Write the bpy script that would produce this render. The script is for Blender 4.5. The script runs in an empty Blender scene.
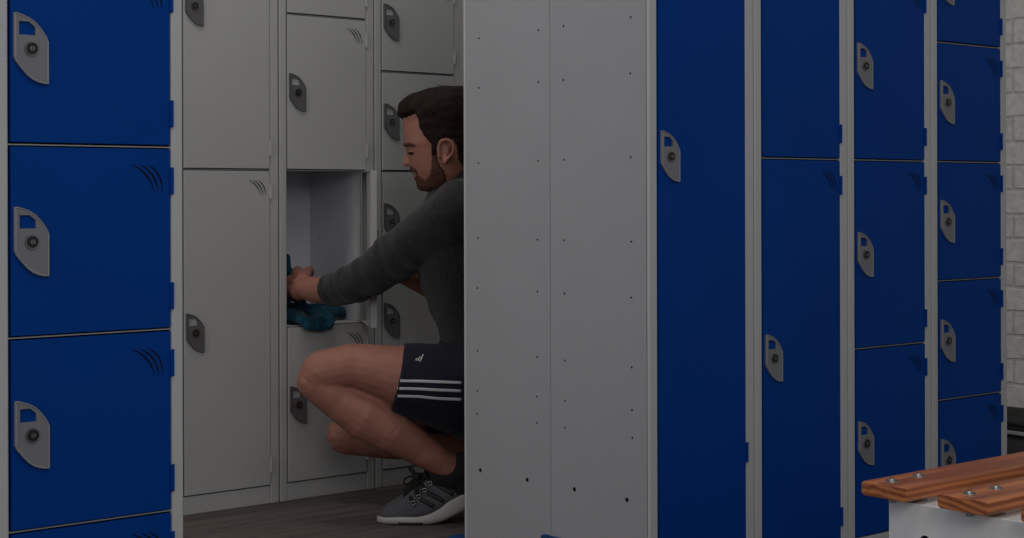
import bpy, bmesh, math, random
from mathutils import Vector, Matrix, noise
from mathutils.bvhtree import BVHTree
random.seed(7)
C = bpy.context.scene.collection
F, YAW, ROLL, PY, EYE = 1611.5, 0.6973, -0.0026, 197.0, 0.789
CY, SY = math.cos(YAW), math.sin(YAW)

# ------------------------------------------------------------------ materials
def mat(name, col, rough=.5, metal=0, spec=.5, coat=0, noise_amt=0, noise_scale=20, bump=0, bump_scale=200, sheen=0):
    m = bpy.data.materials.new(name); m.use_nodes = True
    nt = m.node_tree; b = nt.nodes['Principled BSDF']
    b.inputs['Base Color'].default_value = (*col, 1); b.inputs['Roughness'].default_value = rough
    b.inputs['Metallic'].default_value = metal; b.inputs['Specular IOR Level'].default_value = spec
    b.inputs['Coat Weight'].default_value = coat; b.inputs['Coat Roughness'].default_value = .15
    b.inputs['Sheen Weight'].default_value = sheen
    tc = nt.nodes.new('ShaderNodeTexCoord')
    if noise_amt:
        n = nt.nodes.new('ShaderNodeTexNoise'); n.inputs['Scale'].default_value = noise_scale; n.inputs['Detail'].default_value = 4
        nt.links.new(tc.outputs['Object'], n.inputs['Vector'])
        r = nt.nodes.new('ShaderNodeMapRange'); r.inputs['From Min'].default_value = .3; r.inputs['From Max'].default_value = .7
        r.inputs['To Min'].default_value = 1-noise_amt; r.inputs['To Max'].default_value = 1+noise_amt
        nt.links.new(n.outputs['Fac'], r.inputs['Value'])
        v = nt.nodes.new('ShaderNodeVectorMath'); v.operation = 'SCALE'; v.inputs[0].default_value = col
        nt.links.new(r.outputs['Result'], v.inputs['Scale']); nt.links.new(v.outputs['Vector'], b.inputs['Base Color'])
    if bump:
        n = nt.nodes.new('ShaderNodeTexNoise'); n.inputs['Scale'].default_value = bump_scale; n.inputs['Detail'].default_value = 3
        nt.links.new(tc.outputs['Object'], n.inputs['Vector'])
        bp = nt.nodes.new('ShaderNodeBump'); bp.inputs['Strength'].default_value = bump; bp.inputs['Distance'].default_value = .002
        nt.links.new(n.outputs['Fac'], bp.inputs['Height']); nt.links.new(bp.outputs['Normal'], b.inputs['Normal'])
    return m

M = {}
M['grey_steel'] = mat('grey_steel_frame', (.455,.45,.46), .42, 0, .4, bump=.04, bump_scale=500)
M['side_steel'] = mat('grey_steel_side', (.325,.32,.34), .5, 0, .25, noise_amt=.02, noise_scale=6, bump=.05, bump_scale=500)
M['warm_steel'] = mat('warm_grey_steel', (.385,.385,.385), .5, 0, .3, noise_amt=.02, noise_scale=5)
M['blue_door'] = mat('blue_powder_coat', (.0,.041,.24), .40, 0, .08, noise_amt=.05, noise_scale=3, bump=.03, bump_scale=600)
M['blue_plastic'] = mat('blue_plastic', (.004,.035,.12), .6, spec=.2)
M['slot_black'] = mat('slot_black', (.006,.006,.008), .8, spec=.1)
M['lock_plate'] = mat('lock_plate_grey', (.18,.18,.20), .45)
M['lock_rim'] = mat('lock_plate_rim', (.25,.25,.265), .4)  # lighter than the plate face: the edge highlight is put into the colour
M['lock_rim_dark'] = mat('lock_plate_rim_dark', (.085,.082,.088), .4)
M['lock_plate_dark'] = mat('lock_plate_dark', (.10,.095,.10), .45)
M['chrome'] = mat('chrome', (.33,.32,.31), .3, 1)
M['lock_core'] = mat('lock_core', (.035,.033,.032), .3, .6)
M['inner_steel'] = mat('inner_steel', (.62,.63,.68), .5, 0, .3)
M['skin'] = mat('skin', (.29,.128,.094), .55, 0, .25, noise_amt=.10, noise_scale=25, bump=.25, bump_scale=260)
M['leg_hair_skin'] = M['skin']
M['hair'] = mat('dark_brown_hair', (.014,.0075,.005), .65, 0, .12, noise_amt=.6, noise_scale=110, bump=.8, bump_scale=150)
M['beard'] = mat('brown_beard', (.085,.039,.028), .8, 0, .1, noise_amt=.5, noise_scale=220, bump=.8, bump_scale=300)
M['shirt'] = mat('charcoal_knit', (.026,.0238,.027), .95, 0, .05, noise_amt=.38, noise_scale=230, bump=.8, bump_scale=350, sheen=.15)
M['shorts'] = mat('navy_fabric', (.007,.008,.018), .8, 0, .2, sheen=.05)
M['white_stripe'] = mat('white_stripe', (.42,.42,.46), .8)
M['sock'] = mat('black_sock', (.006,.006,.007), .95, bump=.5)
M['shoe_knit'] = mat('grey_shoe_mesh', (.075,.073,.085), .85, noise_amt=.3, noise_scale=220, bump=.8, bump_scale=500)
M['sole_white'] = mat('sole_white', (.42,.40,.39), .6)
M['black_rubber'] = mat('black_rubber', (.01,.01,.012), .6)
M['lace'] = mat('black_lace', (.006,.006,.007), .85)
M['towel'] = mat('teal_towel', (.006,.055,.088), .95, 0, .1, noise_amt=.2, noise_scale=90, bump=1, bump_scale=300, sheen=.1)
M['bench_steel'] = mat('bench_pale_steel', (.82,.82,.83), .4, noise_amt=.02)
M['bag'] = mat('black_bag_fabric', (.022,.02,.023), .9, bump=.6, bump_scale=300)
M['bag_dark'] = mat('black_bag_flap', (.006,.006,.006), .8)
M['bag_grey'] = mat('grey_bag_panel', (.06,.055,.062), .9, noise_amt=.15, noise_scale=200, bump=.6)
M['bag_stripe'] = mat('bag_stripe', (.40,.40,.41), .7)

def floor_mat():
    m = bpy.data.materials.new('dark_wood_floor'); m.use_nodes = True; nt = m.node_tree; b = nt.nodes['Principled BSDF']
    tc = nt.nodes.new('ShaderNodeTexCoord'); mp = nt.nodes.new('ShaderNodeMapping')
    nt.links.new(tc.outputs['Object'], mp.inputs['Vector'])
    br = nt.nodes.new('ShaderNodeTexBrick'); nt.links.new(mp.outputs['Vector'], br.inputs['Vector'])
    br.inputs['Scale'].default_value = 1; br.inputs['Brick Width'].default_value = 1.2; br.inputs['Row Height'].default_value = .16
    br.inputs['Mortar Size'].default_value = .0025; br.inputs['Mortar Smooth'].default_value = .2
    br.inputs['Color1'].default_value = (.060,.047,.042,1); br.inputs['Color2'].default_value = (.088,.07,.062,1); br.inputs['Mortar'].default_value = (.02,.016,.015,1)
    mp2 = nt.nodes.new('ShaderNodeMapping'); mp2.inputs['Scale'].default_value = (2.2, 42, 1)
    nt.links.new(tc.outputs['Object'], mp2.inputs['Vector'])
    n = nt.nodes.new('ShaderNodeTexNoise'); n.inputs['Scale'].default_value = 1.5; n.inputs['Detail'].default_value = 6
    nt.links.new(mp2.outputs['Vector'], n.inputs['Vector'])
    r = nt.nodes.new('ShaderNodeMapRange'); r.inputs['From Min'].default_value = .3; r.inputs['From Max'].default_value = .7; r.inputs['To Min'].default_value = .65; r.inputs['To Max'].default_value = 1.3
    nt.links.new(n.outputs['Fac'], r.inputs['Value'])
    v = nt.nodes.new('ShaderNodeVectorMath'); v.operation = 'SCALE'
    nt.links.new(br.outputs['Color'], v.inputs[0]); nt.links.new(r.outputs['Result'], v.inputs['Scale'])
    nt.links.new(v.outputs['Vector'], b.inputs['Base Color']); b.inputs['Roughness'].default_value = 1.02
    bp = nt.nodes.new('ShaderNodeBump'); bp.inputs['Strength'].default_value = .2; bp.inputs['Distance'].default_value = .003
    nt.links.new(n.outputs['Fac'], bp.inputs['Height']); nt.links.new(bp.outputs['Normal'], b.inputs['Normal'])
    return m

def wood_mat():
    m = bpy.data.materials.new('oiled_hardwood'); m.use_nodes = True; nt = m.node_tree; b = nt.nodes['Principled BSDF']
    tc = nt.nodes.new('ShaderNodeTexCoord'); mp = nt.nodes.new('ShaderNodeMapping'); mp.inputs['Scale'].default_value = (1.2, 16, 22)
    mp.inputs['Rotation'].default_value = (.35, .03, .02)
    nt.links.new(tc.outputs['Object'], mp.inputs['Vector'])
    w = nt.nodes.new('ShaderNodeTexWave'); w.wave_type = 'RINGS'; w.rings_direction = 'X'
    w.inputs['Scale'].default_value = 1.6; w.inputs['Distortion'].default_value = 3.5; w.inputs['Detail'].default_value = 3; w.inputs['Detail Scale'].default_value = 1.2
    nt.links.new(mp.outputs['Vector'], w.inputs['Vector'])
    n = nt.nodes.new('ShaderNodeTexNoise'); n.inputs['Scale'].default_value = 2.5; n.inputs['Detail'].default_value = 7
    mp2 = nt.nodes.new('ShaderNodeMapping'); mp2.inputs['Scale'].default_value = (1.5, 40, 40)
    nt.links.new(tc.outputs['Object'], mp2.inputs['Vector']); nt.links.new(mp2.outputs['Vector'], n.inputs['Vector'])
    mx = nt.nodes.new('ShaderNodeMix'); mx.inputs['Factor'].default_value = .5
    nt.links.new(w.outputs['Fac'], mx.inputs['A']); nt.links.new(n.outputs['Fac'], mx.inputs['B'])
    cr = nt.nodes.new('ShaderNodeValToRGB'); nt.links.new(mx.outputs['Result'], cr.inputs['Fac'])
    cr.color_ramp.elements[0].position = .2; cr.color_ramp.elements[0].color = (.24,.062,.022,1)
    cr.color_ramp.elements[1].position = .8; cr.color_ramp.elements[1].color = (.60,.21,.075,1)
    nt.links.new(cr.outputs['Color'], b.inputs['Base Color']); b.inputs['Roughness'].default_value = .42
    return m

def brick_mat():
    m = bpy.data.materials.new('painted_brick'); m.use_nodes = True; nt = m.node_tree; b = nt.nodes['Principled BSDF']
    tc = nt.nodes.new('ShaderNodeTexCoord'); sp = nt.nodes.new('ShaderNodeSeparateXYZ'); cb = nt.nodes.new('ShaderNodeCombineXYZ')
    ad = nt.nodes.new('ShaderNodeMath'); ad.operation = 'ADD'
    nt.links.new(tc.outputs['Object'], sp.inputs[0]); nt.links.new(sp.outputs['Y'], ad.inputs[0]); nt.links.new(sp.outputs['X'], ad.inputs[1])
    nt.links.new(ad.outputs[0], cb.inputs['X']); nt.links.new(sp.outputs['Z'], cb.inputs['Y'])
    n0 = nt.nodes.new('ShaderNodeTexNoise'); n0.inputs['Scale'].default_value = 14; nt.links.new(tc.outputs['Object'], n0.inputs['Vector'])
    wv = nt.nodes.new('ShaderNodeVectorMath'); wv.operation = 'MULTIPLY_ADD'; wv.inputs[1].default_value = (.012,.012,0)
    nt.links.new(n0.outputs['Color'], wv.inputs[0]); nt.links.new(cb.outputs[0], wv.inputs[2])
    br = nt.nodes.new('ShaderNodeTexBrick'); nt.links.new(wv.outputs['Vector'], br.inputs['Vector'])
    br.inputs['Scale'].default_value = 1; br.inputs['Brick Width'].default_value = .2; br.inputs['Row Height'].default_value = .0675
    br.inputs['Mortar Size'].default_value = .006; br.inputs['Mortar Smooth'].default_value = .6
    br.inputs['Color1'].default_value = (.70,.69,.655,1); br.inputs['Color2'].default_value = (.65,.64,.61,1); br.inputs['Mortar'].default_value = (.57,.56,.53,1)
    n = nt.nodes.new('ShaderNodeTexNoise'); n.inputs['Scale'].default_value = 45; n.inputs['Detail'].default_value = 6; nt.links.new(tc.outputs['Object'], n.inputs['Vector'])
    r = nt.nodes.new('ShaderNodeMapRange'); r.inputs['From Min'].default_value = .3; r.inputs['From Max'].default_value = .6; r.inputs['To Min'].default_value = .82; r.inputs['To Max'].default_value = 1.04
    nt.links.new(n.outputs['Fac'], r.inputs['Value'])
    v = nt.nodes.new('ShaderNodeVectorMath'); v.operation = 'SCALE'; nt.links.new(br.outputs['Color'], v.inputs[0]); nt.links.new(r.outputs['Result'], v.inputs['Scale'])
    nt.links.new(v.outputs['Vector'], b.inputs['Base Color']); b.inputs['Roughness'].default_value = .8
    m1 = nt.nodes.new('ShaderNodeMath'); m1.operation = 'MULTIPLY_ADD'; m1.inputs[1].default_value = -1.0
    nt.links.new(br.outputs['Fac'], m1.inputs[0]); nt.links.new(n.outputs['Fac'], m1.inputs[2])
    bp = nt.nodes.new('ShaderNodeBump'); bp.inputs['Strength'].default_value = .6; bp.inputs['Distance'].default_value = .004
    nt.links.new(m1.outputs[0], bp.inputs['Height']); nt.links.new(bp.outputs['Normal'], b.inputs['Normal'])
    return m
M['floor'] = floor_mat(); M['wood'] = wood_mat(); M['brick'] = brick_mat()
M['plaster'] = mat('white_plaster', (.6,.59,.57), .85, bump=.1, bump_scale=80)

# ------------------------------------------------------------------ mesh helpers
def box(bm, x0, x1, y0, y1, z0, z1, mi=0):
    vs = [bm.verts.new((x, y, z)) for x in (x0, x1) for y in (y0, y1) for z in (z0, z1)]
    for f in ((0,1,3,2),(4,6,7,5),(0,4,5,1),(2,3,7,6),(0,2,6,4),(1,5,7,3)):
        fc = bm.faces.new([vs[i] for i in f]); fc.material_index = mi

def obj(name, bm, mats, parent=None, bevel=0, smooth=False, seg=2):
    bmesh.ops.recalc_face_normals(bm, faces=bm.faces)
    me = bpy.data.meshes.new(name); bm.to_mesh(me); bm.free()
    for m in (mats if isinstance(mats, (list, tuple)) else [mats]): me.materials.append(m)
    if smooth:
        for p in me.polygons: p.use_smooth = True
    o = bpy.data.objects.new(name, me); C.objects.link(o)
    if parent: o.parent = parent
    if bevel:
        b = o.modifiers.new('bevel', 'BEVEL'); b.width = bevel; b.segments = seg; b.limit_method = 'ANGLE'; b.angle_limit = .6
        b.harden_normals = False
    return o

def tag(o, label=None, cat=None, group=None, kind=None):
    if label: o['label'] = label
    if cat: o['category'] = cat
    if group: o['group'] = group
    if kind: o['kind'] = kind
    return o

def empty(name, loc, rz=0):
    o = bpy.data.objects.new(name, None); C.objects.link(o); o.location = loc; o.rotation_euler = (0, 0, rz)
    o.empty_display_size = .1
    return o

def cyl(bm, a, b, r0, r1=None, n=16, mi=0, caps=True):
    a = Vector(a); b = Vector(b); r1 = r0 if r1 is None else r1
    d = (b-a).normalized(); u = d.orthogonal().normalized(); w = d.cross(u)
    A = []; B = []
    for i in range(n):
        t = 2*math.pi*i/n; e = u*math.cos(t)+w*math.sin(t)
        A.append(bm.verts.new(a+e*r0)); B.append(bm.verts.new(b+e*r1))
    for i in range(n):
        bm.faces.new((A[i], A[(i+1)%n], B[(i+1)%n], B[i])).material_index = mi
    if caps:
        bm.faces.new(A[::-1]).material_index = mi; bm.faces.new(B).material_index = mi

def tube(bm, pts, r, n=8, mi=0):
    pts = [Vector(p) for p in pts]; R = []; prev = None
    for i, p in enumerate(pts):
        d = (pts[min(i+1, len(pts)-1)]-pts[max(i-1, 0)]).normalized()
        u = d.orthogonal().normalized() if prev is None else (prev-d*prev.dot(d)).normalized()
        prev = u; w = d.cross(u)
        R.append([bm.verts.new(p+(u*math.cos(2*math.pi*k/n)+w*math.sin(2*math.pi*k/n))*r) for k in range(n)])
    for a, b in zip(R, R[1:]):
        for k in range(n): bm.faces.new((a[k], a[(k+1)%n], b[(k+1)%n], b[k])).material_index = mi
    bm.faces.new(R[0][::-1]); bm.faces.new(R[-1])

def poly_extrude(bm, loops, y0, y1, mi=0):
    """flat outline(s) in x,z (first outer, others holes) given thickness along y"""
    es = []; rings = []
    for lp in loops:
        vs = [bm.verts.new((x, y0, z)) for x, z in lp]; rings.append(vs)
        for i in range(len(vs)): es.append(bm.edges.new((vs[i], vs[(i+1)%len(vs)])))
    r = bmesh.ops.triangle_fill(bm, use_beauty=True, use_dissolve=False, edges=es)
    faces = [g for g in r['geom'] if isinstance(g, bmesh.types.BMFace)]
    ext = bmesh.ops.extrude_face_region(bm, geom=faces)
    for g in ext['geom']:
        if isinstance(g, bmesh.types.BMVert): g.co.y = y1
    for f in bm.faces: f.material_index = mi

# ------------------------------------------------------------------ lockers
LW, LD, LH = .2978, .2865, 1.702
FP, DW = .0215, .2514          # front post width, door opening width

def plate_mesh(dark):
    n = ('dark' if dark else 'pale'); key = 'plate_'+n
    if key in M: return M[key]
    w, h = .051, .099
    N = [(0,0),(.10,.0),(.27,.025),(.45,.06),(.62,.115),(.76,.185),(.88,.265),(.96,.33),(1,.38),(1,1),(.88,.998),(.72,.98),(.55,.945),(.40,.89),(.27,.82),(.16,.755),(.06,.69),(0,.63)]
    outer = [(x*w, h/2-t*h) for x, t in N]
    win = [(.15,.12),(.44,.12),(.62,.195),(.62,.31),(.15,.31)]
    bm = bmesh.new(); poly_extrude(bm, [outer, [(x*w, h/2-t*h) for x, t in win][::-1]], 0, -.004)
    # raised rib around the outline
    rim = [(x*w*.955+w*.02, (h/2-t*h)*.97) for x, t in N]
    rib = rim[-6:]+rim[:1]+rim[1:2]
    b2 = []
    tube(bm, [(x, -.0042, z) for x, z in rim[8:]+rim[:1]], .0015, 6, 1)
    tube(bm, [(x, -.0042, z) for x, z in rim[:9]], .0010, 6, 1)
    box(bm, .0, .003, -.0062, -.0038, h/2-.63*h, h/2-.004, 1)
    bmesh.ops.recalc_face_normals(bm, faces=bm.faces)
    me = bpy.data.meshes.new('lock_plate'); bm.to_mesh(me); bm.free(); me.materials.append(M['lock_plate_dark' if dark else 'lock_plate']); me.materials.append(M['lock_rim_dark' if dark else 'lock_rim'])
    bm = bmesh.new()
    cyl(bm, (0,-.003,0), (0,-.0068,0), .0108, .0102, 24, 0)
    cyl(bm, (0,-.006,0), (0,-.0078,0), .0088, .0084, 20, 1)
    cyl(bm, (0,-.0076,0), (0,-.0086,0), .0034, .0034, 14, 0)
    box(bm, -.0006, .0006, -.0090, -.0084, -.003, .003, 1)
    bmesh.ops.recalc_face_normals(bm, faces=bm.faces)
    lk = bpy.data.meshes.new('cam_lock'); bm.to_mesh(lk); bm.free(); lk.materials.append(M['chrome']); lk.materials.append(M['lock_core'])
    M[key] = (me, lk)
    return M[key]

DOORMESH = {}
def make_door(root, z0, z1, dm, dark, hinge_off=.05, open_angle=0):
    """door hung on its right edge; own origin on the hinge corner"""
    h = z1-z0; g = .0032; key = (round(h, 4), dm, open_angle > 0)
    if key not in DOORMESH:
        bm = bmesh.new()
        x0, x1 = -DW+g, -g*.8
        box(bm, x0, x1, -.0015, .0, g, h-g)                      # face sheet
        for a, b in ((x0, x0+.0015), (x1-.0015, x1)): box(bm, a, b, -.0005, .016, g, h-g)   # returned edges
        for a, b in ((g, g+.0015), (h-g-.0015, h-g)): box(bm, x0+.0016, x1-.0016, -.0005, .016, a, b)
        if open_angle:
            for a, b in ((x0, x0+.018), (x1-.018, x1)): box(bm, a, b, .0145, .016, g, h-g)
            box(bm, -.15, -.10, .0, .010, g+.002, h-g-.002)       # stiffening channel on the inside
        # three pressed curved vent slots in the top hinge-side corner
        for k in range(3):
            xs, xe = -.0645+.0132*k, -.0285+.0066*k; zs, ze = h-.0265, h-.0665
            P0, P1, P2 = Vector((xs, zs)), Vector((xs+.0285-.003*k, zs-.0115)), Vector((xe, ze))
            L = []; 
            for i in range(13):
                t = i/12; p = P0*(1-t)**2+P1*2*t*(1-t)+P2*t*t; d = (P1-P0)*(1-t)+(P2-P1)*t; d.normalize()
                wd = .0014*math.sin(math.pi*(.12+.8*t)); nrm = Vector((-d.y, d.x))
                L.append((p+nrm*wd, p-nrm*wd))
            for (a, b), (c, d) in zip(L, L[1:]):
                f = bm.faces.new([bm.verts.new((q.x, -.0019, q.y)) for q in (a, b, d, c)]); f.material_index = 1
        bmesh.ops.remove_doubles(bm, verts=[v for v in bm.verts if abs(v.co.y+.0019) < 1e-5], dist=1e-5)
        me = bpy.data.meshes.new('door'); bmesh.ops.recalc_face_normals(bm, faces=bm.faces)
        for f in bm.faces:
            if f.material_index == 1 and f.normal.y > 0: f.normal_flip()
        bm.to_mesh(me); bm.free()
        me.materials.append(dm); me.materials.append(M['slot_black'])
        DOORMESH[key] = me
    d = bpy.data.objects.new('door', DOORMESH[key]); C.objects.link(d); d.parent = root
    d.location = (FP+DW, 0, z0); d.rotation_euler = (0, 0, open_angle)
    bv = d.modifiers.new('bevel', 'BEVEL'); bv.width = .0011; bv.segments = 2; bv.limit_method = 'ANGLE'; bv.angle_limit = 1.0
    pm, lm = plate_mesh(dark)
    p = bpy.data.objects.new('lock_plate', pm); C.objects.link(p); p.parent = d; p.location = (-DW+.0062, -.0014, h/2-.001)
    l = bpy.data.objects.new('cam_lock', lm); C.objects.link(l); l.parent = d; l.location = (-DW+.0062+.0255, -.0014, h/2-.001)
    for zc in (hinge_off, h-hinge_off):
        if 'hinge'+dm.name not in DOORMESH:
            bm = bmesh.new(); cyl(bm, (0, -.002, -.020), (0, -.002, .020), .0023, n=12)
            box(bm, -.004, .001, -.003, -.0005, -.019, .019); box(bm, -.003, .003, -.002, .002, -.0005, .0005)
            me = bpy.data.meshes.new('hinge'); bmesh.ops.recalc_face_normals(bm, faces=bm.faces); bm.to_mesh(me); bm.free(); me.materials.append(dm if dm != M['blue_door'] else M['blue_door'])
            DOORMESH['hinge'+dm.name] = me
        hg = bpy.data.objects.new('hinge', DOORMESH['hinge'+dm.name]); C.objects.link(hg); hg.parent = d; hg.location = (.0006, -.001, zc)
    return d

def at_side(px, py, u):
    """point of the plane x = u that the photograph shows at a pixel (used to measure rivet holes)"""
    x, y = px-512, py-PY; c, s = math.cos(ROLL), math.sin(ROLL); X, Y = (x*c+y*s)/F, (-x*s+y*c)/F
    Z = u/(X*CY+SY)
    return (-X*SY+CY)*Z, EYE-Y*Z

def make_locker(x, y, nd, label, dm, body, side, dark=False, zmid=.8665, s=.2714, rz=0, group=None, open_row=None, hoff=.05, feet=(), holes=(), W=None):
    W = W or LW
    root = empty('locker', (x, y, 0), rz)
    tag(root, label, 'locker', group)
    zb = zmid-3*s; hh = 6*s/nd; zt = zb+6*s
    bm = bmesh.new(); t = .0016; H = LH+zmid-.8665
    # front frame
    box(bm, 0, FP, 0, .0085, 0, H); box(bm, FP+DW, W, 0, .0085, 0, H)
    box(bm, FP, FP+DW, .001, .018, zt, H-.0002); box(bm, FP, FP+DW, .001, .018, .0002, zb)
    # folded reveal behind the front posts
    obj('front_frame', bm, body, root, .0028, seg=3)
    bm = bmesh.new()
    box(bm, 0, t, .0088, LD, .0, H); box(bm, W-t, W, .0088, LD, 0, H); box(bm, t, W-t, LD-t, LD, 0, H)
    box(bm, t, W-t, .0182, LD-t, H-t, H); box(bm, t, W-t, .0182, LD-t, zb-.004-t, zb-.004)
    # inner liners: the sheet steel seen inside a compartment
    carc = obj('carcass', bm, side, root, .0012)
    for k in range(1, nd):
        z = zb+k*hh; bm = bmesh.new()
        box(bm, FP-.004, FP+DW+.004, .005, .0056, z-.0009, z+.0009)
        box(bm, FP-.004, FP+DW+.004, .0182, LD-.003, z-.0009, z+.0009)
        box(bm, FP-.0, FP+DW+.0, .0057, .0182, z-.0009, z+.0009)
        obj('shelf', bm, body, root)
    for k in range(nd):
        z0 = zb+k*hh
        make_door(root, z0, z0+hh, dm, dark, hoff, math.radians(61.0) if open_row == k else 0)
    if open_row is not None:
        z0 = zb+open_row*hh; z1 = z0+hh
        bm = bmesh.new()
        box(bm, LW-.0235, LW-.0225, .0185, LD-.003, z0+.0015, z1-.0015)     # right liner
        box(bm, FP-.001, FP, .0185, LD-.003, z0+.0015, z1-.0015)
        box(bm, FP, LW-.0236, LD-.004, LD-.003, z0+.0015, z1-.0015)
        box(bm, FP+.022, FP+.10, LD-.0055, LD-.0041, z0+.0015, z1-.0015)
        cyl(bm, (LW-.0236, LD-.05, z0+.22), (LW-.0246, LD-.05, z0+.22), .0018, n=8, mi=1)
        obj('compartment_lining', bm, [M['inner_steel'], M['slot_black']], root)
        bm = bmesh.new(); box(bm, FP+DW-.010, FP+DW-.001, .0192, .030, z0+.003, z1-.003); cyl(bm, (FP+DW-.006, .0185, z0+.16), (FP+DW-.006, .016, z0+.16), .003, n=10)
        obj('door_stop', bm, body, root, .001)
    for fx, fy in feet:
        bm = bmesh.new(); box(bm, fx-.011, fx+.05, fy, fy+.036, 0, .096 if fy > .1 else .05); obj('foot', bm, M['blue_plastic'], root, .004, seg=3)
    if holes:
        for (lx, ly, lz, r) in holes:
            sx = 1 if lx > .1 else -1; bm = bmesh.new()
            cyl(bm, (-sx*.001, 0, 0), (sx*.0004, 0, 0), r, n=10)
            obj('rivet_hole', bm, M['slot_black'], root).location = (lx, ly, lz)
    return root

DX, DY = 2.1775, 2.191
BX, BY = 2.2180, 3.5846
AX, AY = .8825, 2.1721
BD, GS, SS, WS = M['blue_door'], M['grey_steel'], M['side_steel'], M['warm_steel']
# side rivet holes, measured on the end panel
front_h, rear_h = [], []
rowpix = [((478.6,38.2),(538,30),(563.5,26),(630.8,17.1)), ((478.6,87.9),(538,82),(563.5,80),(630.3,73.3)), ((478.1,163.2),(537.5,160.7),(564,159.7),(630.8,157.2)),
          ((477.6,238),(537,239.6),(564,240.3),(631.3,241.6)), ((477.1,288.1),(537,291.4),(564.5,293.4),(631.3,297.6)), ((477.1,350.9),(536.7,357),(565,360.5),(631.8,367.4)),
          ((477,391),(536.6,396.5),(565,401),(632,410)), ((476.6,413.7),(536.6,423),(565,427.7),(632.3,437.8))]
for a, b, c, d in rowpix:
    for p in (c, d):
        v, z = at_side(*p, DX); front_h.append((0, v-DY, z, .0022))
    for p in (a, b):
        v, z = at_side(*p, DX); rear_h.append((LW, 2*LD+.0022+DY-v, z, .0022))
for p in ((574.5,489.3),(627,499.8)):
    v, z = at_side(*p, DX); front_h.append((0, v-DY, z, .0045))
for p in ((480,470.2),(526.8,479.8)):
    v, z = at_side(*p, DX); rear_h.append((LW, 2*LD+.0022+DY-v, z, .0045))

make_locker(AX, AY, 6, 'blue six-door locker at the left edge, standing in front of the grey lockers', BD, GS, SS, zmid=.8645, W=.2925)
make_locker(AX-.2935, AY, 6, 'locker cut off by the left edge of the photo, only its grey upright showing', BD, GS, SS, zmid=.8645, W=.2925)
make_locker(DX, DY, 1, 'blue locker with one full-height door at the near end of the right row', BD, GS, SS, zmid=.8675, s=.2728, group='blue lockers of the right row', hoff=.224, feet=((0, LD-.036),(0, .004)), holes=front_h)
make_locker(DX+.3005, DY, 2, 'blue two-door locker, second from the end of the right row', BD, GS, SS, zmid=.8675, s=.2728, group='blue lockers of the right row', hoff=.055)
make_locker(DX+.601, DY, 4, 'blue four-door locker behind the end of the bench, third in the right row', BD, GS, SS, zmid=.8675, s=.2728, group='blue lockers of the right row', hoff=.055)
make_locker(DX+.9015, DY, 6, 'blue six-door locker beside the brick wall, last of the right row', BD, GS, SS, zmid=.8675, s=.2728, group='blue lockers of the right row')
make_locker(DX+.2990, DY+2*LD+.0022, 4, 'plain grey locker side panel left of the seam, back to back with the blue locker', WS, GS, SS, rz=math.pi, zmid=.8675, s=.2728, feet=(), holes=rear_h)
bm = None
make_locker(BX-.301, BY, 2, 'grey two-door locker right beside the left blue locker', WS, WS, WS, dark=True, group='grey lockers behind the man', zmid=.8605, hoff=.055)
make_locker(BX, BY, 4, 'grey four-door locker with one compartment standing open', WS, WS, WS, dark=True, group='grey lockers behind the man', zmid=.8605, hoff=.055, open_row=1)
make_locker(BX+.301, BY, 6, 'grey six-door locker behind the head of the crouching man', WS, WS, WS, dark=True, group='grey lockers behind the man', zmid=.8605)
# foot at the rear corner of the back-to-back locker
rear = [o for o in bpy.data.objects if o.get('label', '').startswith('plain grey locker side')][0]
bm = bmesh.new(); box(bm, LW-.05, LW+.011, -.045, .017, 0, .044); obj('foot', bm, M['blue_plastic'], rear, .004, seg=3)
bm = bmesh.new(); box(bm, LW-.05, LW+.011, LD-.021, LD, 0, .096); obj('foot', bm, M['blue_plastic'], rear, .004, seg=3)

# ------------------------------------------------------------------ room
def struct(name, bm, m):
    o = obj(name, bm, m); o['kind'] = 'structure'; return o
bm = bmesh.new(); box(bm, -1.6, 4.0, -1.2, 4.0, -.05, 0); struct('floor', bm, M['floor'])
bm = bmesh.new(); box(bm, 3.95, 4.05, -1.2, 4.0, 0, 2.6); struct('wall_right', bm, M['brick'])
bm = bmesh.new(); box(bm, -1.6, 3.95, 3.90, 4.0, 0, 2.6); struct('wall_back', bm, M['plaster'])

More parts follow.
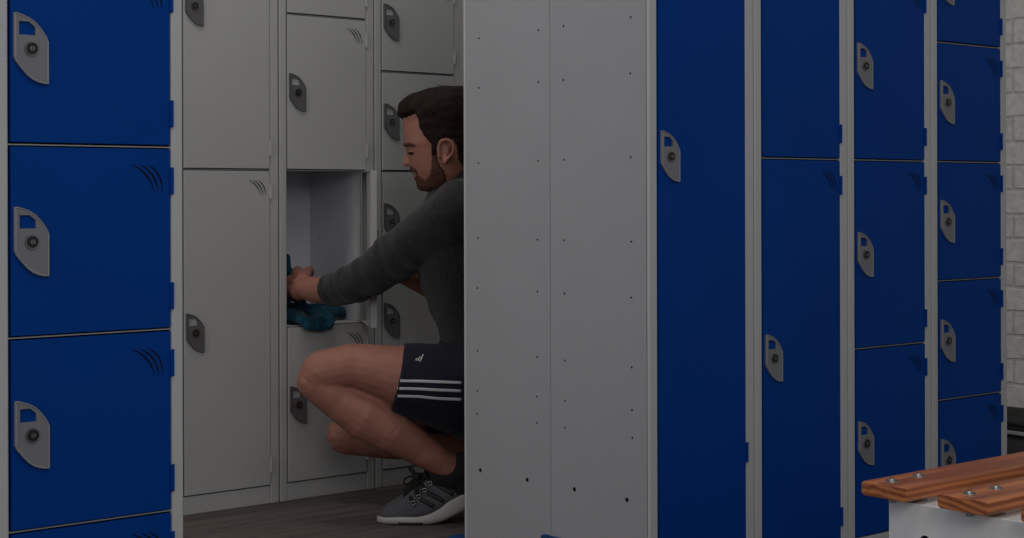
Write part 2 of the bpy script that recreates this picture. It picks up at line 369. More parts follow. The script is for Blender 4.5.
# ------------------------------------------------------------------ bench
BH = .41; bt = .019
bu, bv = 1.733, 1.3468
bench = empty('bench', (bu, bv, 0)); tag(bench, 'wooden slatted changing-room bench on pale steel end frame, at the lower right', 'bench')
pw, pp, BL = .075, .120, 1.25
for k in range(3):
    bm = bmesh.new(); y1 = -pp*k; y0 = y1-pw; c = .004
    pr = [(y0+c, BH-bt), (y1-c, BH-bt), (y1, BH-bt+c*.8), (y1, BH-c*.5), (y1-c*.6, BH), (y0+c*.6, BH), (y0, BH-c*.5), (y0, BH-bt+c*.8)]
    xs = [0, .004, BL-.004, BL]; R = []
    for i, x in enumerate(xs):
        k2 = .985 if i in (0, 3) else 1
        R.append([bm.verts.new((x, (a-(y0+y1)/2)*k2+(y0+y1)/2, (b-BH+bt/2)*(.95 if k2 < 1 else 1)+BH-bt/2)) for a, b in pr])
    for a, b in zip(R, R[1:]):
        for i in range(8): bm.faces.new((a[i], a[(i+1)%8], b[(i+1)%8], b[i]))
    bm.faces.new(R[0][::-1]); bm.faces.new(R[-1])
    sl = obj('seat_slat', bm, M['wood'], bench, .0008)
    for ux in (.027, .086, BL-.027, BL-.086):
        bm = bmesh.new(); yc = (y0+y1)/2+.008
        cyl(bm, (ux, yc, BH), (ux, yc, BH+.0018), .0085, .0075, 20)
        cyl(bm, (ux, yc, BH+.0018), (ux, yc, BH+.0042), .0052, .0034, 14)
        cyl(bm, (ux, yc, BH-bt-.009), (ux, yc, BH-bt), .005, n=6)
        obj('bolt', bm, M['chrome'], sl, smooth=False)
for side in (0, 1):
    bm = bmesh.new(); xx = .033 if side == 0 else BL-.033; sg = 1 if side == 0 else -1
    ya, yb = -.020, -.275-.03; zt = BH-bt-.0065
    a, b = sorted((xx, xx+sg*.002)); box(bm, a, b, yb, ya, .0, zt)
    a, b = sorted((xx+sg*.002, xx+sg*.105)); box(bm, a, b, yb, ya, zt-.002, zt)
    for yy in (ya, yb):
        a, b = sorted((xx+sg*.002, xx+sg*.03)); box(bm, a, b, yy-.001, yy+.001, 0, zt-.002)
    for k in range(3):
        a, b = sorted((xx+sg*.03, xx+sg*.1)); box(bm, a, b, -pp*k-pw*.8, -pp*k-pw*.2 if k else -.03, zt, BH-bt)
    o = obj('end_frame', bm, M['bench_steel'], bench, .0009)
    if side == 0:
        bm = bmesh.new(); cyl(bm, (xx-.0006, -.078, .337), (xx+.0004, -.078, .337), .008, n=18)
        obj('slot_hole', bm, M['slot_black'], o)
bm = bmesh.new(); box(bm, .1, BL-.1, -.20, -.17, .10, .13); obj('cross_rail', bm, M['bench_steel'], bench, .003)

# ------------------------------------------------------------------ bag by the brick wall
bag = empty('bag', (3.70, 2.33, 0)); tag(bag, 'black fabric bag with a pale stripe on the floor below the brick wall', 'bag')
def rbox(bm, x0, x1, y0, y1, z0, z1, seed, amp=.006, div=10):
    t = bmesh.new(); bmesh.ops.create_cube(t, size=1); bmesh.ops.subdivide_edges(t, edges=t.edges[:], cuts=div, use_grid_fill=True)
    for v in t.verts:
        p = v.co*2; q = Vector([math.copysign(abs(c)**1.0, c) for c in p]); l = (abs(q.x)**7+abs(q.y)**7+abs(q.z)**7)**(1/7)
        q = q/l; q = Vector((x0+(q.x+1)/2*(x1-x0), y0+(q.y+1)/2*(y1-y0), z0+(q.z+1)/2*(z1-z0)))
        n = noise.noise_vector(q*9+Vector((seed, 0, 0)))*amp
        if q.z < z0+.01: n.z = max(0, n.z)
        v.co = q+n
    me = bpy.data.meshes.new('tmp'); t.to_mesh(me); t.free(); bm.from_mesh(me); bpy.data.meshes.remove(me)
bm = bmesh.new(); rbox(bm, -.16, .12, -.2, .22, 0.002, .191, 3); obj('bag_body', bm, M['bag_grey'], bag, smooth=True)
bm = bmesh.new(); rbox(bm, -.155, .115, -.2, .22, .209, .224, 5, .005); obj('bag_top', bm, M['bag_dark'], bag, smooth=True)
bm = bmesh.new(); rbox(bm, -.158, .118, -.2, .22, .200, .215, 3, .003); obj('bag_band', bm, M['bag'], bag, smooth=True)
bm = bmesh.new(); rbox(bm, -.163, .125, -.203, .223, .190, .202, 3, .0015); obj('stripe', bm, M['bag_stripe'], bag, smooth=True)

# ------------------------------------------------------------------ person
RX = -.2; ZR = 3.95
def P(px, py, d=0):
    x, y = px-512, py-PY; c, s = math.cos(ROLL), math.sin(ROLL); x, y = x*c+y*s, -x*s+y*c
    Z = ZR+d
    return Vector((x*Z/F-RX, d, EYE-y*Z/F))
PLOC = Vector((RX*CY+ZR*SY, -RX*SY+ZR*CY, 0)); PROT = -YAW

def sphere(bm, c, r, sc=(1,1,1), sub=2):
    m = Matrix.Translation(c) @ Matrix.Diagonal((r*sc[0], r*sc[1], r*sc[2], 1))
    bmesh.ops.create_icosphere(bm, subdivisions=sub, radius=1, matrix=m)
def chain(bm, pts, n=20):
    for p, r in pts: sphere(bm, p, r)
    for (a, ra), (b, rb) in zip(pts, pts[1:]): cyl(bm, a, b, ra*.995, rb*.995, n)
def chp(bm, L): chain(bm, [(P(a, b, d), r) for a, b, d, r in L])
def loft(bm, rings, cap=True):
    vs = [[bm.verts.new(p) for p in r] for r in rings]; n = len(vs[0])
    for a, b in zip(vs, vs[1:]):
        for k in range(n): bm.faces.new((a[k], a[(k+1)%n], b[(k+1)%n], b[k]))
    if cap: bm.faces.new(vs[0][::-1]); bm.faces.new(vs[-1])
def hring(pxf, pxb, py, hw, d, e=2.0, n=40, pf=1.0):
    a, b = P(pxf, py, d), P(pxb, py, d); c = (a+b)/2; hx = (b-a).length/2; R = []
    for k in range(n):
        t = 2*math.pi*k/n; ct, st = math.cos(t), math.sin(t)
        x = math.copysign(abs(ct)**(2/e), ct); y = math.copysign(abs(st)**(2/e), st)
        R.append(Vector((c.x+x*hx, d+y*hw, c.z)))
    return R

def bake(name, bm, voxel, mats, smooth_it=4, parent=None, disp=None):
    bmesh.ops.recalc_face_normals(bm, faces=bm.faces)
    me = bpy.data.meshes.new(name); bm.to_mesh(me); bm.free()
    o = bpy.data.objects.new(name, me); C.objects.link(o)
    r = o.modifiers.new('r', 'REMESH'); r.mode = 'VOXEL'; r.voxel_size = voxel; r.adaptivity = 0
    s = o.modifiers.new('s', 'SMOOTH'); s.factor = .5; s.iterations = smooth_it
    dg = bpy.context.evaluated_depsgraph_get(); dg.update()
    nm = bpy.data.meshes.new_from_object(o.evaluated_get(dg)); o.modifiers.clear(); o.data = nm; nm.name = name
    bpy.data.meshes.remove(me)
    nm.materials.clear()
    for m in (mats if isinstance(mats, (list, tuple)) else [mats]): nm.materials.append(m)
    if disp:
        ns = [v.normal.copy() for v in nm.vertices]
        for v, n in zip(nm.vertices, ns): v.co += n*disp(v.co)
    for p in nm.polygons: p.use_smooth = True
    if parent: o.parent = parent
    return o

HD = .03   # depth of the middle of the head
def hand(bm, wrist, dirv, up, curl, s=1.0, mir=1):
    """palm with four bent fingers and a thumb leaving its side"""
    f = dirv.normalized(); u = (up-f*up.dot(f)).normalized(); sd = f.cross(u)*mir
    pc = wrist+f*.045*s
    chain(bm, [(wrist, .025*s), (wrist+f*.02*s+sd*.012*s, .021*s), (wrist+f*.075*s+sd*.024*s, .0135*s)])
    chain(bm, [(wrist+f*.02*s, .022*s), (wrist+f*.08*s, .0145*s)])
    chain(bm, [(wrist+f*.02*s-sd*.012*s, .021*s), (wrist+f*.075*s-sd*.024*s, .0135*s)])
    for k, L in enumerate((.030, .036, .034, .026)):
        off = (-.030+.020*k)*s; p = wrist+f*.078*s+sd*off; r = .0092*s; ang = 0; pts = [(p, r*1.1)]
        for j, l in enumerate((L*1.15, L*.8, L*.65)):
            ang += curl[min(j, len(curl)-1)]
            q = p+(f*math.cos(ang)-u*math.sin(ang))*l*s; pts.append((q, r*(1-.1*j))); p = q
        chain(bm, pts, 12)
    t0 = wrist+f*.025*s-sd*.022*s; t1 = t0+(f*.85-sd*.45-u*.35).normalized()*.035*s; t2 = t1+(f*.85-sd*.2-u*.5).normalized()*.032*s
    t3 = t2+(f*.8+sd*.1-u*.6).normalized()*.024*s
    chain(bm, [(t0, .015*s), (t1, .0115*s), (t2, .0105*s), (t3, .009*s)], 12)

bm = bmesh.new()
# head: horizontal slices (front, back, row, half width, squareness)
SL = [(438,466,92.5,.028,2), (427,476,95,.050,2), (413.5,483,100,.064,2.1), (405.5,487,107,.072,2.1), (403,489,115,.0755,2.15), (402.2,490,125,.077,2.15), (402.8,490,135,.077,2.15),
      (403.8,489.5,144,.0765,2.2), (407.0,488,149,.074,2.25), (408.2,486,154,.0725,2.25), (409,483,160,.070,2.25), (410.4,480,166,.067,2.2), (412,476,171,.064,2.15), (414.8,472,176,.060,2.1),
      (416.8,466,181,.055,2.1), (417.8,458,185.5,.048,2.0), (421,448,189,.036,2.0), (427,440,190.8,.018,2)]
loft(bm, [hring(a, b, y, w, HD, e) for a, b, y, w, e in SL])
def fp(px, py, off): q = P(px, py, HD); q.y += off; return q
chain(bm, [(fp(408.6,149,0), .0065), (fp(406.9,157,0), .0085), (fp(406.4,163,0), .0098)])          # nose ridge and tip
for sgn in (-1, 1):
    sphere(bm, fp(410.5,163.2,.0105*sgn), .0068)                                                        # nostril wings
    chain(bm, [(fp(406.6,145.5,.008*sgn), .0065), (fp(407.6,144.5,.024*sgn), .0085), (fp(414,145.5,.042*sgn), .007)])   # brow
    sphere(bm, fp(414.2,152.2,.030*sgn), .0115, (1,1.25,1))                                             # closed lid over the eye
    chain(bm, [(fp(424.5,160,.036*sgn), .021), (fp(432,160,.047*sgn), .019)])                             # cheekbone
    # ear: helix, lobe and inner ridge standing off the head
    ex = .0745
    hx = [(441,158),(440,151),(440.5,145),(444.5,141.3),(450,141),(454.3,144.5),(455.3,150.5),(452.5,156),(449,160),(446.5,163.5)]
    chain(bm, [(fp(x, y, (ex+.005+.010*min(1, max(0, (x-440)/12)))*sgn), .0042) for x, y in hx], 8)
    chain(bm, [(fp(446,160,(ex+.004)*sgn), .0055), (fp(445.5,163,(ex+.003)*sgn), .0052)], 8)
    chain(bm, [(fp(446,146,(ex+.004)*sgn), .003), (fp(450,150,(ex+.007)*sgn), .0032), (fp(447.5,156.5,(ex+.005)*sgn), .003)], 8)
    sphere(bm, fp(448,151,(ex-.002)*sgn), .018, (.85,.45,1.2))
chain(bm, [(fp(414,169.8,-.018), .0045), (fp(412.8,170.2,0), .0062), (fp(414,169.8,.018), .0045)])
chain(bm, [(fp(416.6,175.6,-.016), .0045), (fp(415.7,175.6,0), .0062), (fp(416.6,175.6,.016), .0045)])
sphere(bm, fp(423,184.5,0), .0145, (1,1.2,1))
for sgn in (-1, 1): chain(bm, [(fp(424,184,.012*sgn), .012), (fp(448,172,.050*sgn), .012)])           # jaw line
# neck, trunk under the shirt
chp(bm, [(460,160,HD+.002,.054), (468,178,HD+.005,.056), (474,198,.04,.062)])
chp(bm, [(472,205,.04,.085), (470,255,.04,.09), (476,310,.04,.09), (486,368,.04,.10)])
chp(bm, [(462,214,-.09,.055), (462,214,.17,.055)])
# near (left) arm, reaching into the locker
chp(bm, [(457,216,-.12,.052), (420,240,-.04,.045), (388,265,.03,.042), (357,284,.11,.041), (326,290,.19,.0365), (312,289.5,.225,.033)])
W1 = P(304,288.5,.25)
chain(bm, [(P(318,290,.21), .034), (W1, .029)])
hand(bm, W1, P(287,279,.35)-W1, Vector((0,-1,.15)), (.6,.8,.5), 1.15, -1)
# far (right) arm, bent forward to hold the door's edge
chp(bm, [(460,216,.17,.052), (452,255,.19,.045), (444,290,.165,.042), (425,281,.14,.036), (407,275,.115,.028)])
W2 = P(403,273,.11)
hand(bm, W2, P(383,268,.12)-W2, Vector((.1,-1,.1)), (.55,.6,.5), .95)
# near leg
chp(bm, [(484,382,-.055,.092), (440,381,-.065,.084), (400,376,-.075,.074), (355,366,-.085,.055), (322,372,-.09,.053)])
chp(bm, [(322,372,-.09,.053), (316,381,-.09,.048), (340,400,-.085,.050), (366,416,-.08,.060), (392,431,-.075,.055), (420,449,-.06,.040), (444,464,-.05,.033), (462,474,-.045,.034)])
chp(bm, [(462,474,-.045,.034), (452,490,-.035,.027), (425,504,-.03,.024), (396,510,-.03,.018)])
# far leg, knee lowered towards the floor
chp(bm, [(486,382,.12,.092), (430,398,.16,.076), (385,416,.19,.060), (350,431,.20,.053)])
chp(bm, [(350,431,.20,.053), (345,435,.20,.050), (390,438,.20,.054), (430,441,.21,.050), (476,450,.22,.036), (506,460,.22,.034)])
chp(bm, [(506,460,.22,.034), (490,478,.22,.032), (462,490,.22,.024), (446,494,.22,.019)])
def skin_d(co):
    return noise.noise(co*38)*.0008
person = bake('person', bm, .0034, M['skin'], 3, disp=skin_d)
person.location = PLOC; person.rotation_euler = (0, 0, PROT)
tag(person, 'crouching man in charcoal sweater and navy shorts reaching into the open grey locker', 'person')

def inpoly(x, z, poly):
    c = False; j = len(poly)-1
    for i in range(len(poly)):
        xi, zi = poly[i]; xj, zj = poly[j]
        if (zi > z) != (zj > z) and x < (xj-xi)*(z-zi)/(zj-zi)+xi: c = not c
        j = i
    return c
def edge_dist(x, z, poly):
    best = 9; p = Vector((x, z))
    for i in range(len(poly)):
        a = Vector(poly[i]); b = Vector(poly[(i+1)%len(poly)]); t = max(0, min(1, (p-a).dot(b-a)/max(1e-12, (b-a).length_squared)))
        best = min(best, (p-(a+(b-a)*t)).length)
    return best
def shell(name, polypx, offf, m, ext=None, taper=.006, thick=.002, extra=None):
    poly = [(lambda q: (q.x, q.z))(P(x, y, HD)) for x, y in polypx]
    me = person.data; bm = bmesh.new(); mp = {}
    for f in me.polygons:
        c = f.center
        if c.z < .74 or not inpoly(c.x, c.z, poly): continue
        if extra and not extra(c): continue
        vs = []
        for i in f.vertices:
            if i not in mp:
                v = me.vertices[i]; e = edge_dist(v.co.x, v.co.z, poly)
                k = min(1, e/taper)**.6 if inpoly(v.co.x, v.co.z, poly) else 0
                mp[i] = bm.verts.new(v.co+v.normal*(.0004+offf(v.co)*k))
            vs.append(mp[i])
        bm.faces.new(vs)
    o = obj(name, bm, m, person, smooth=True)
    # inner skin, so that the piece has a real thickness
    s = o.modifiers.new('thickness', 'SOLIDIFY'); s.thickness = thick; s.offset = -1
    return o
zt_ = P(445,108,HD).z; zs_ = P(445,132,HD).z; xq = P(412,100,HD).x
def hair_off(co):
    k = max(0, min(1, (co.z-zs_)/(zt_-zs_)))
    q = max(0, min(1, (xq+.02-co.x)/.03))*max(0, min(1, (co.z-P(400,119,HD).z)/.015))
    n = noise.noise(Vector((co.x*35, co.y*110, co.z*45)))
    return .0045+.0098*k+.004*q+n*.0018+noise.noise(Vector((co.x*50, co.y*240, co.z*80)))*.0014
hp = [(390,119),(401,119.5),(409,117.5),(417.5,114.5),(420.5,121),(421,129),(427,138),(432.5,145),(433,156),(437.5,157),(438.5,148),(441,141),(448,138.5),(455,141),(458,148),(459,160),(466,170),(480,176),(500,170),(505,120),(490,80),(440,70),(390,90)]
earx = .083
shell('hair', hp, hair_off, M['hair'], thick=.004)
bp_ = [(433.5,153),(437.8,153),(438.5,160),(441,166),(445,171),(447,179),(443,192),(425,198),(410,194),(407,178),(407,168),(412,166.4),(417,169.2),(419.5,176),(426,180),(431,175),(433,165)]
lips = [(lambda q: (q.x, q.z))(P(x, y, HD)) for x, y in [(408,171.2),(417,172.0),(418.5,175),(417,177.5),(408,177.5)]]
shell('beard', bp_, lambda c: .0022+noise.noise(c*300)*.0012, M['beard'], taper=.004, thick=.0015, extra=lambda c: not inpoly(c.x, c.z, lips))
shell('eyebrow', [(403,143.6),(408,142.8),(415,144.6),(418.5,147),(414,147.3),(407,146.6),(403,146.4)], lambda c: .0016, M['beard'], taper=.002, thick=.001, extra=lambda c: abs(c.y-HD) > .007)
shell('eyelash', [(406.5,152.6),(411,153.0),(417,153.2),(417.4,154.2),(412,154.7),(406.5,154.0)], lambda c: .0008, M['hair'], taper=.001, thick=.0006, extra=lambda c: .012 < abs(c.y-HD) < .046)

# --- sweater
bm = bmesh.new()
SH = [(440,500,180,.055,2.2), (431,506,190,.105,2.2), (424,510,202,.160,2.3), (419,511,218,.178,2.4), (417,511,240,.178,2.4), (418,511,262,.172,2.4), (422,512,286,.165,2.3), (430,514,310,.162,2.3), (438,520,330,.162,2.3), (442,522,345,.162,2.3)]
loft(bm, [hring(a, b, y, w, .04, e, 48) for a, b, y, w, e in SH])
chp(bm, [(464,176,HD+.004,.062), (470,190,.035,.075), (466,205,.04,.09)])
chp(bm, [(462,208,-.085,.072), (455,215,-.12,.070), (417,240,-.045,.0625), (386,265,.03,.0585), (356,282,.105,.050), (342,287,.14,.044)])
cyl(bm, P(350,286,.13), P(328.5,290.5,.185), .047, .039, 28)
chp(bm, [(462,210,.165,.072), (455,255,.18,.062), (447,288,.165,.056)])
cyl(bm, P(452,284,.17), P(428,283,.145), .055, .045, 24)
A0, A1 = P(455,215,-.12), P(322,291,.2)
def shirt_d(co):
    ax = (A1-A0).normalized(); t = (co-A0).dot(ax)
    perp = (co-A0-ax*t).length
    w = 0
    near = co.y < .3 and perp < .1 and t > .1
    if near: w = noise.noise(Vector((t*38+perp*9, co.z*7, co.y*7)))*.006*min(1, max(0, (t-.1)/.1))
    return w+noise.noise(co*14)*.005+noise.noise(Vector((co.x*30, co.y*12, co.z*22)))*.002
sweater = bake('sweater', bm, .005, M['shirt'], 4, person, shirt_d)
# --- shorts
bm = bmesh.new()
loft(bm, [hring(a, b, y, w, .04, 2.4, 48) for a, b, y, w in [(440,524,338,.166), (436,527,350,.170), (434,530,375,.176), (436,530,400,.175), (442,524,422,.165), (452,510,433,.13)]])
def leg_tube(bm, L):
    R = []
    for i, (x, y, d, rz_, rd) in enumerate(L):
        c = P(x, y, d); a = P(*L[max(i-1, 0)][:3]); b = P(*L[min(i+1, len(L)-1)][:3]); ax = (b-a).normalized()
        side = Vector((0, 1, 0)); side = (side-ax*side.dot(ax)).normalized(); up = ax.cross(side)
        R.append([c+up*math.cos(2*math.pi*k/36)*rz_+side*math.sin(2*math.pi*k/36)*rd for k in range(36)])
    loft(bm, R)
leg_tube(bm, [(480,388,-.055,.115,.10), (455,387,-.06,.112,.10), (430,384,-.065,.098,.098), (397.5,377.5,-.073,.083,.092)])
leg_tube(bm, [(480,388,.13,.115,.10), (450,394,.15,.10,.095), (425,400,.165,.09,.09)])
shorts = bake('shorts', bm, .005, M['shorts'], 3, person, lambda c: noise.noise(c*13)*.004)

def drape(target, lines, width, off, m, name, parent, up=None):
    """strip of fabric lying on a surface: centre line points projected sideways on the near side"""
    me = target.data; tr = BVHTree.FromPolygons([v.co.copy() for v in me.vertices], [tuple(p.vertices) for p in me.polygons])
    bm = bmesh.new()
    for ln in lines:
        pts = []
        for (x0, y0), (x1, y1) in zip(ln, ln[1:]):
            for i in range(8): pts.append((x0+(x1-x0)*i/8, y0+(y1-y0)*i/8))
        pts.append(ln[-1]); rows = []
        for i, (x, y) in enumerate(pts):
            a = pts[max(0, i-1)]; b = pts[min(len(pts)-1, i+1)]; dx, dy = b[0]-a[0], b[1]-a[1]; l = math.hypot(dx, dy); nx, ny = -dy/l, dx/l
            row = []
            for k in (-1, -.33, .33, 1):
                q = P(x+nx*width*k, y+ny*width*k, -.13); q.y = -.6
                h = tr.ray_cast(q, Vector((0, 1, 0)))
                if h[0] is None: row = None; break
                row.append((h[0], h[1]))
            if row: rows.append([bm.verts.new(p+n*off) for p, n in row])
            else: rows.append(None)
        for a, b in zip(rows, rows[1:]):
            if a and b:
                for k in range(3):
                    if (a[k].co-b[k].co).length < .02: bm.faces.new((a[k], a[k+1], b[k+1], b[k]))
    o = obj(name, bm, m, parent, smooth=True)
    s = o.modifiers.new('thickness', 'SOLIDIFY'); s.thickness = .0008; s.offset = 0
    return o
for y0, y1 in ((379.3, 380.5), (386.9, 388.5), (394.6, 397)):
    drape(shorts, [[(398.5,y0), (420,y0+.3), (440,y1), (462,y1+1)]], 1.35, .0012, M['white_stripe'], 'stripe', shorts)
drape(shorts, [[(416,360), (417.5,358.2)], [(418.1,360.6), (420.3,356.5)], [(420.3,361.2), (423.2,354.6)]], .6, .001, M['bag_stripe'], 'emblem', shorts)

# --- shoes (bent at the ball, heel lifted)
def lerp(tab, s):
    for (a, va), (b, vb) in zip(tab, tab[1:]):
        if s <= b: return va+(vb-va)*(s-a)/(b-a)
    return tab[-1][1]
WT = [(0,.010),(.006,.021),(.02,.033),(.05,.043),(.09,.047),(.13,.045),(.18,.041),(.23,.041),(.265,.034),(.28,.02)]
HT = [(0,.004),(.006,.012),(.02,.026),(.05,.043),(.068,.056),(.093,.080),(.115,.098),(.14,.096),(.16,.080),(.18,.072),(.21,.066),(.25,.074),(.27,.068),(.28,.05)]
def path(s):
    x = z = 0; ang = -.12; n = 60
    for i in range(n):
        t = s*(i+.5)/n
        ang = -.16*(1-min(1, t/.03)) if t < .03 else (0 if t < .105 else min(1, (t-.115)/.07)*.47)
        x += math.cos(ang)*s/n; z += math.sin(ang)*s/n
    return x, z, ang
_, Z03, _ = path(.03)
def make_shoe(ox, od, yaw=0):
    root = empty('shoe', (0, 0, 0)); root.parent = person
    root.location = (ox, od, .001-Z03); root.rotation_euler = (0, 0, yaw)
    S = [0,.003,.006,.012,.02,.03,.04,.05,.06,.07,.08,.09,.10,.11,.12,.13,.14,.15,.16,.17,.18,.19,.20,.21,.22,.23,.24,.25,.26,.27,.276,.28]
    bs = bmesh.new(); R = []
    for s in S:
        x, z, a = path(s); w = lerp(WT, s)+.003; T = .014+.005*min(1, s/.06)+.019*max(0, min(1, (s-.10)/.10)); n = Vector((-math.sin(a), 0, math.cos(a))); o = Vector((x, 0, z)); Y = Vector((0, 1, 0))
        pr = [(-w*.82, 0), (-w*.96, .003), (-w, .010), (-w*1.0, T*.85), (-w*.93, T), (w*.93, T), (w, T*.85), (w, .010), (w*.96, .003), (w*.82, 0)]
        R.append([o+Y*p+n*q for p, q in pr])
    loft(bs, R); sole = obj('sole', bs, M['sole_white'], root, smooth=True)
    bo = bmesh.new(); R = []
    for s in [.055+.005*i for i in range(13)]:
        x, z, a = path(s); w = lerp(WT, s)+.0036; n = Vector((-math.sin(a), 0, math.cos(a))); o = Vector((x, 0, z)); Y = Vector((0, 1, 0))
        R.append([o+Y*p+n*q for p, q in [(-w*.97, -.0015), (-w*1.0, .006), (w*1.0, .006), (w*.97, -.0015)]])
    loft(bo, R); obj('outsole', bo, M['black_rubber'], root)
    bu_ = bmesh.new(); R = []; TOP = {}
    for s in S:
        x, z, a = path(s); w = lerp(WT, s)*.985; h = lerp(HT, s); n = Vector((-math.sin(a), 0, math.cos(a))); o = Vector((x, 0, z))+n*(.015+.018*max(0, min(1, (s-.10)/.10))); Y = Vector((0, 1, 0)); r = []
        top = .42 if s > .09 else .75
        for k in range(25):
            t = math.pi*k/24; c, sn = math.cos(t), math.sin(t)
            hh = sn**.75; ww = w*(math.copysign(abs(c)**.8, c))*(1-(1-top)*hh**1.5*min(1, s/.1)*.5)
            r.append(o+Y*ww+n*h*hh)
        r += [o-Y*w*.9, o+Y*w*.9]
        R.append(r); TOP[s] = r
    loft(bu_, R); upper = obj('upper', bu_, M['shoe_knit'], root, smooth=True)
    return root, upper, R, S
def shoe_parts(root, upper, R, S):
    me = upper.data; tr = BVHTree.FromPolygons([v.co.copy() for v in me.vertices], [tuple(p.vertices) for p in me.polygons])
    def side(s, q, off=.001):
        x, z, a = path(s); n = Vector((-math.sin(a), 0, math.cos(a))); o = Vector((x, -.2, z))+n*q
        h = tr.ray_cast(o, Vector((0, 1, 0)))
        return (h[0]+h[1]*off) if h[0] else None
    L0 = Vector((tx.x, -.030, .001-Z03))
    def spx(px, py, off=.001):
        o = P(px, py, -.06)-L0; o.y = -.3; h = tr.ray_cast(o, Vector((0, 1, 0)))
        return (h[0]+h[1]*off) if h[0] else None
    for s0, q0, s1, q1 in ((434,483.5,453.5,493.5), (426,491.5,444,500.5), (420,498.2,434,505.5)):   # three diagonal stripes, from the laces back to the sole
        b = bmesh.new(); rows = []
        for i in range(9):
            t = i/8; s = s0+(s1-s0)*t; q = q0+(q1-q0)*t; r = []
            for k in (-1, 0, 1):
                p = spx(s-.9*k, q+2.0*k)
                if p is None: r = None; break
                r.append(b.verts.new(p))
            rows.append(r)
        for a, c in zip(rows, rows[1:]):
            if a and c:
                for k in range(2): b.faces.new((a[k], a[k+1], c[k+1], c[k]))
        o = obj('stripe', b, M['black_rubber'], root, smooth=True); sf = o.modifiers.new('t', 'SOLIDIFY'); sf.thickness = .001; sf.offset = 0
    # tongue and laces
    b = bmesh.new(); RR = []
    for s in [.066+.008*i for i in range(11)]:
        x, z, a = path(s); n = Vector((-math.sin(a), 0, math.cos(a))); o = Vector((x, 0, z))+n*(.015+.018*max(0, min(1, (s-.10)/.10))+lerp(HT, s)-.010); r = []
        for k in range(13):
            t = math.pi*k/12; r.append(o+Vector((0, math.cos(t)*.027, 0))+n*math.sin(t)*.023)
        RR.append(r)
    loft(b, RR); obj('tongue', b, M['sock'], root, smooth=True)
    b = bmesh.new(); e = bmesh.new()
    ey = [(413.4,502), (419,496), (424.5,490), (430,484), (435.5,478.5)]
    EP = []
    for s, q in ey:
        p = spx(s, q, .001)
        if p is None: continue
        EP.append(p)
        m = Matrix.Translation(p)
        tube(e, [p+Vector((math.cos(t)*.0046, -.002, math.sin(t)*.0046)) for t in [2*math.pi*i/12 for i in range(13)]], .0018, 6)
    obj('eyelet', e, M['chrome'], root, smooth=True)
    for i, p in enumerate(EP):
        q = Vector((p.x, -p.y, p.z)); x_, z_ = p.x-.012, p.z+.022
        mid = Vector((x_, 0, z_)); tube(b, [p, p+Vector((-.006,.004,.010)), mid, q+Vector((-.006,-.004,.010)), q], .0048, 8)
        if i+1 < len(EP):
            q2 = EP[i+1]; tube(b, [p, Vector((x_, -.008, z_+.004)), Vector((x_, .008, z_+.010)), Vector((q2.x, -q2.y, q2.z))], .0046, 8)
    k0 = EP[2]+Vector((-.020, .012, .030))
    for A, B_, yo in ((Vector((-.038,0,.012)), Vector((-.030,0,-.034)), -.014), (Vector((-.008,0,-.045)), Vector((.012,0,-.040)), -.020), (Vector((-.030,0,.020)), Vector((-.012,0,.026)), .02)):
        pts = []
        for i in range(15):
            t = i/14; w = (1-t)**3; p = k0+(A*3*(1-t)**2*t+B_*3*(1-t)*t*t)*1.15; p.y += yo*math.sin(math.pi*t)*1.4
            pts.append(p)
        tube(b, pts, .0024, 8)
    sphere(b, k0, .011); 
    obj('lace', b, M['lace'], root, smooth=True)
tx = P(377.2,512,-.02)
for (ox, od) in ((tx.x, -.030), (tx.x+.165, .215)):
    rt, up_, R_, S_ = make_shoe(ox, od, 0)
    shoe_parts(rt, up_, R_, S_)
# socks
bm = bmesh.new(); chp(bm, [(441,475,-.045,.030), (453,475,-.045,.038), (467,467,-.042,.042), (464,486,-.035,.040), (452,496,-.033,.032)])
bake('sock', bm, .004, M['sock'], 2, person)
bm = bmesh.new(); chp(bm, [(486,452,.22,.041), (503,459,.22,.041), (503,472,.22,.042)])
bake('sock', bm, .004, M['sock'], 2, person)

# ------------------------------------------------------------------ towel in the compartment
def towel_pt(px, py, v):
    """point at a distance v (world y) on the line of sight"""
    x, y = (px-512)/F, (py-PY)/F; Z = v/(-x*SY+CY)
    return Vector(((x*CY+SY)*Z, v, EYE-y*Z))
bm = bmesh.new()
T = lambda L: chain(bm, [(towel_pt(a, b, v), r) for a, b, v, r in L], 12)
zsill = .8605-.2714*1.5
T([(283,318,3.66,.022), (300,316,3.65,.022), (318,314,3.66,.022), (335,312,3.68,.018), (345,311,3.70,.013)])
T([(287,312,3.72,.025), (310,311,3.74,.022), (330,309,3.74,.02)])
T([(292,315,3.63,.02), (300,318,3.595,.016), (304,321,3.572,.013), (308,326,3.562,.010)])
T([(308,312,3.63,.02), (316,316,3.60,.018), (319,320,3.573,.014), (318,326,3.562,.011)])
T([(320,312,3.64,.018), (326,316,3.60,.015), (331,320,3.573,.012), (330,325,3.563,.009)])
T([(303,321,3.572,.012), (330,320,3.573,.012)]); T([(308,327,3.562,.009), (318,328,3.562,.009), (332,325,3.562,.007)])
T([(284,306,3.74,.02), (284,285,3.77,.018), (286,268,3.77,.015), (287,256,3.76,.010)])
T([(286,268,3.76,.014), (293,275,3.75,.012), (300,283,3.74,.010), (302,292,3.74,.012), (300,305,3.73,.018)])
to = bake('towel', bm, .0045, M['towel'], 3, None, lambda c: noise.noise(c*45)*.005+noise.noise(Vector((c.x*90, c.y*60, c.z*20)))*.003)
bpt = Vector((2.33, 3.66, zsill)); 
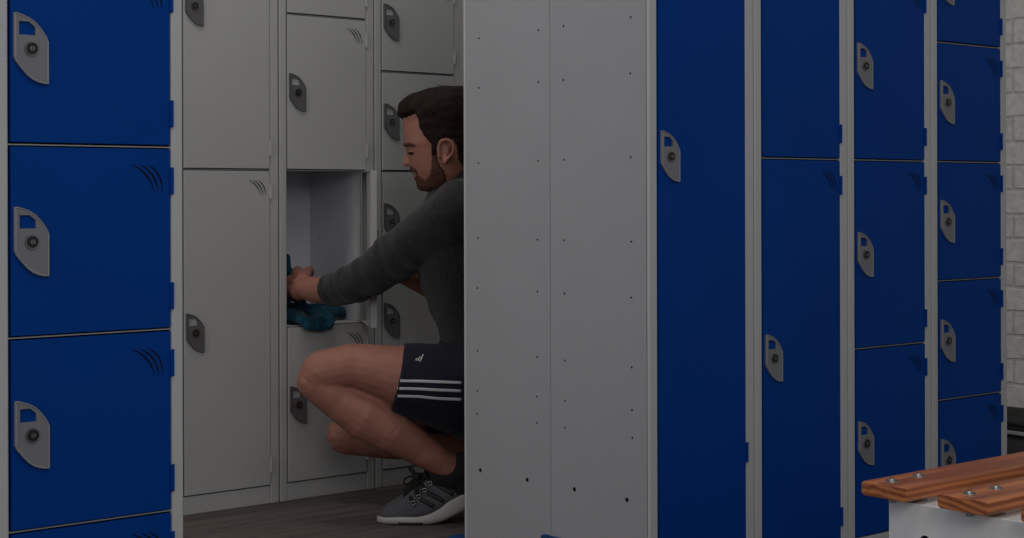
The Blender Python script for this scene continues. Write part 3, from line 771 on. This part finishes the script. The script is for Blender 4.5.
for v in to.data.vertices:            # the towel rests on the shelf and folds over its front edge
    v.co.x = min(v.co.x, 2.4905)
    if v.co.z < zsill+.0022:
        if v.co.y > 3.598: v.co.z = zsill+.0022
        else: v.co.y = min(v.co.y, BY-.0035)
    v.co -= bpt
to.location = bpt
tag(to, 'teal towel bunched in the open compartment and hanging over its sill', 'towel')

# ------------------------------------------------------------------ light and camera
w = bpy.data.worlds.new('world'); bpy.context.scene.world = w; w.use_nodes = True
bg = w.node_tree.nodes['Background']; bg.inputs['Color'].default_value = (.93,.96,1,1); bg.inputs['Strength'].default_value = .55
def area(name, loc, target, size, size_y, power, col=(1,1,1)):
    l = bpy.data.lights.new(name, 'AREA'); l.shape = 'RECTANGLE'; l.size = size; l.size_y = size_y; l.energy = power; l.color = col
    o = bpy.data.objects.new(name, l); C.objects.link(o); o.location = loc
    o.rotation_euler = (Vector(target)-Vector(loc)).to_track_quat('-Z', 'Y').to_euler()
    return o
area('overhead_fill', (1.2, .4, 2.9), (1.9, 2.6, .7), 1.6, 1.0, 28, (1,.98,.95))  # unseen fill added overhead, stands for no known ceiling fixture
area('aisle_top_fill', (1.7, 3.0, 2.7), (1.9, 3.2, .0), .9, .4, 22, (1,.96,.9))  # added fill from above to brighten the aisle around the man
area('aisle_side_fill', (.1, 3.08, 1.15), (2.4, 3.35, .7), .8, 1.5, 16, (1,.98,.95))  # added fill shining along the aisle onto the man, no window known there
area('front_fill', (.1, -.9, 1.9), (2.3, 3.4, .6), 1.3, 1.0, 42, (1,.98,.96))  # added fill behind the camera, lifts the aisle and the locker fronts
area('left_fill', (-1.5, .5, 1.0), (2.0, 1.9, .6), 1.2, 1.2, 13, (.95,.97,1))  # added fill from low on the left for the side panels and bench end

cam = bpy.data.cameras.new('camera'); co = bpy.data.objects.new('camera', cam); C.objects.link(co)
cam.sensor_width = 36; cam.lens = 36*F/1024; cam.shift_y = -(269-PY)/1024; cam.clip_start = .05
co.matrix_world = Matrix.Translation((0, 0, EYE)) @ Matrix.Rotation(-YAW, 4, 'Z') @ Matrix.Rotation(math.pi/2, 4, 'X') @ Matrix.Rotation(ROLL, 4, 'Z')
sc = bpy.context.scene; sc.camera = co
sc.view_settings.view_transform = 'Standard'; sc.view_settings.look = 'None'; sc.view_settings.gamma = 1; sc.view_settings.use_curve_mapping = False
sc.view_settings.exposure = -1.30
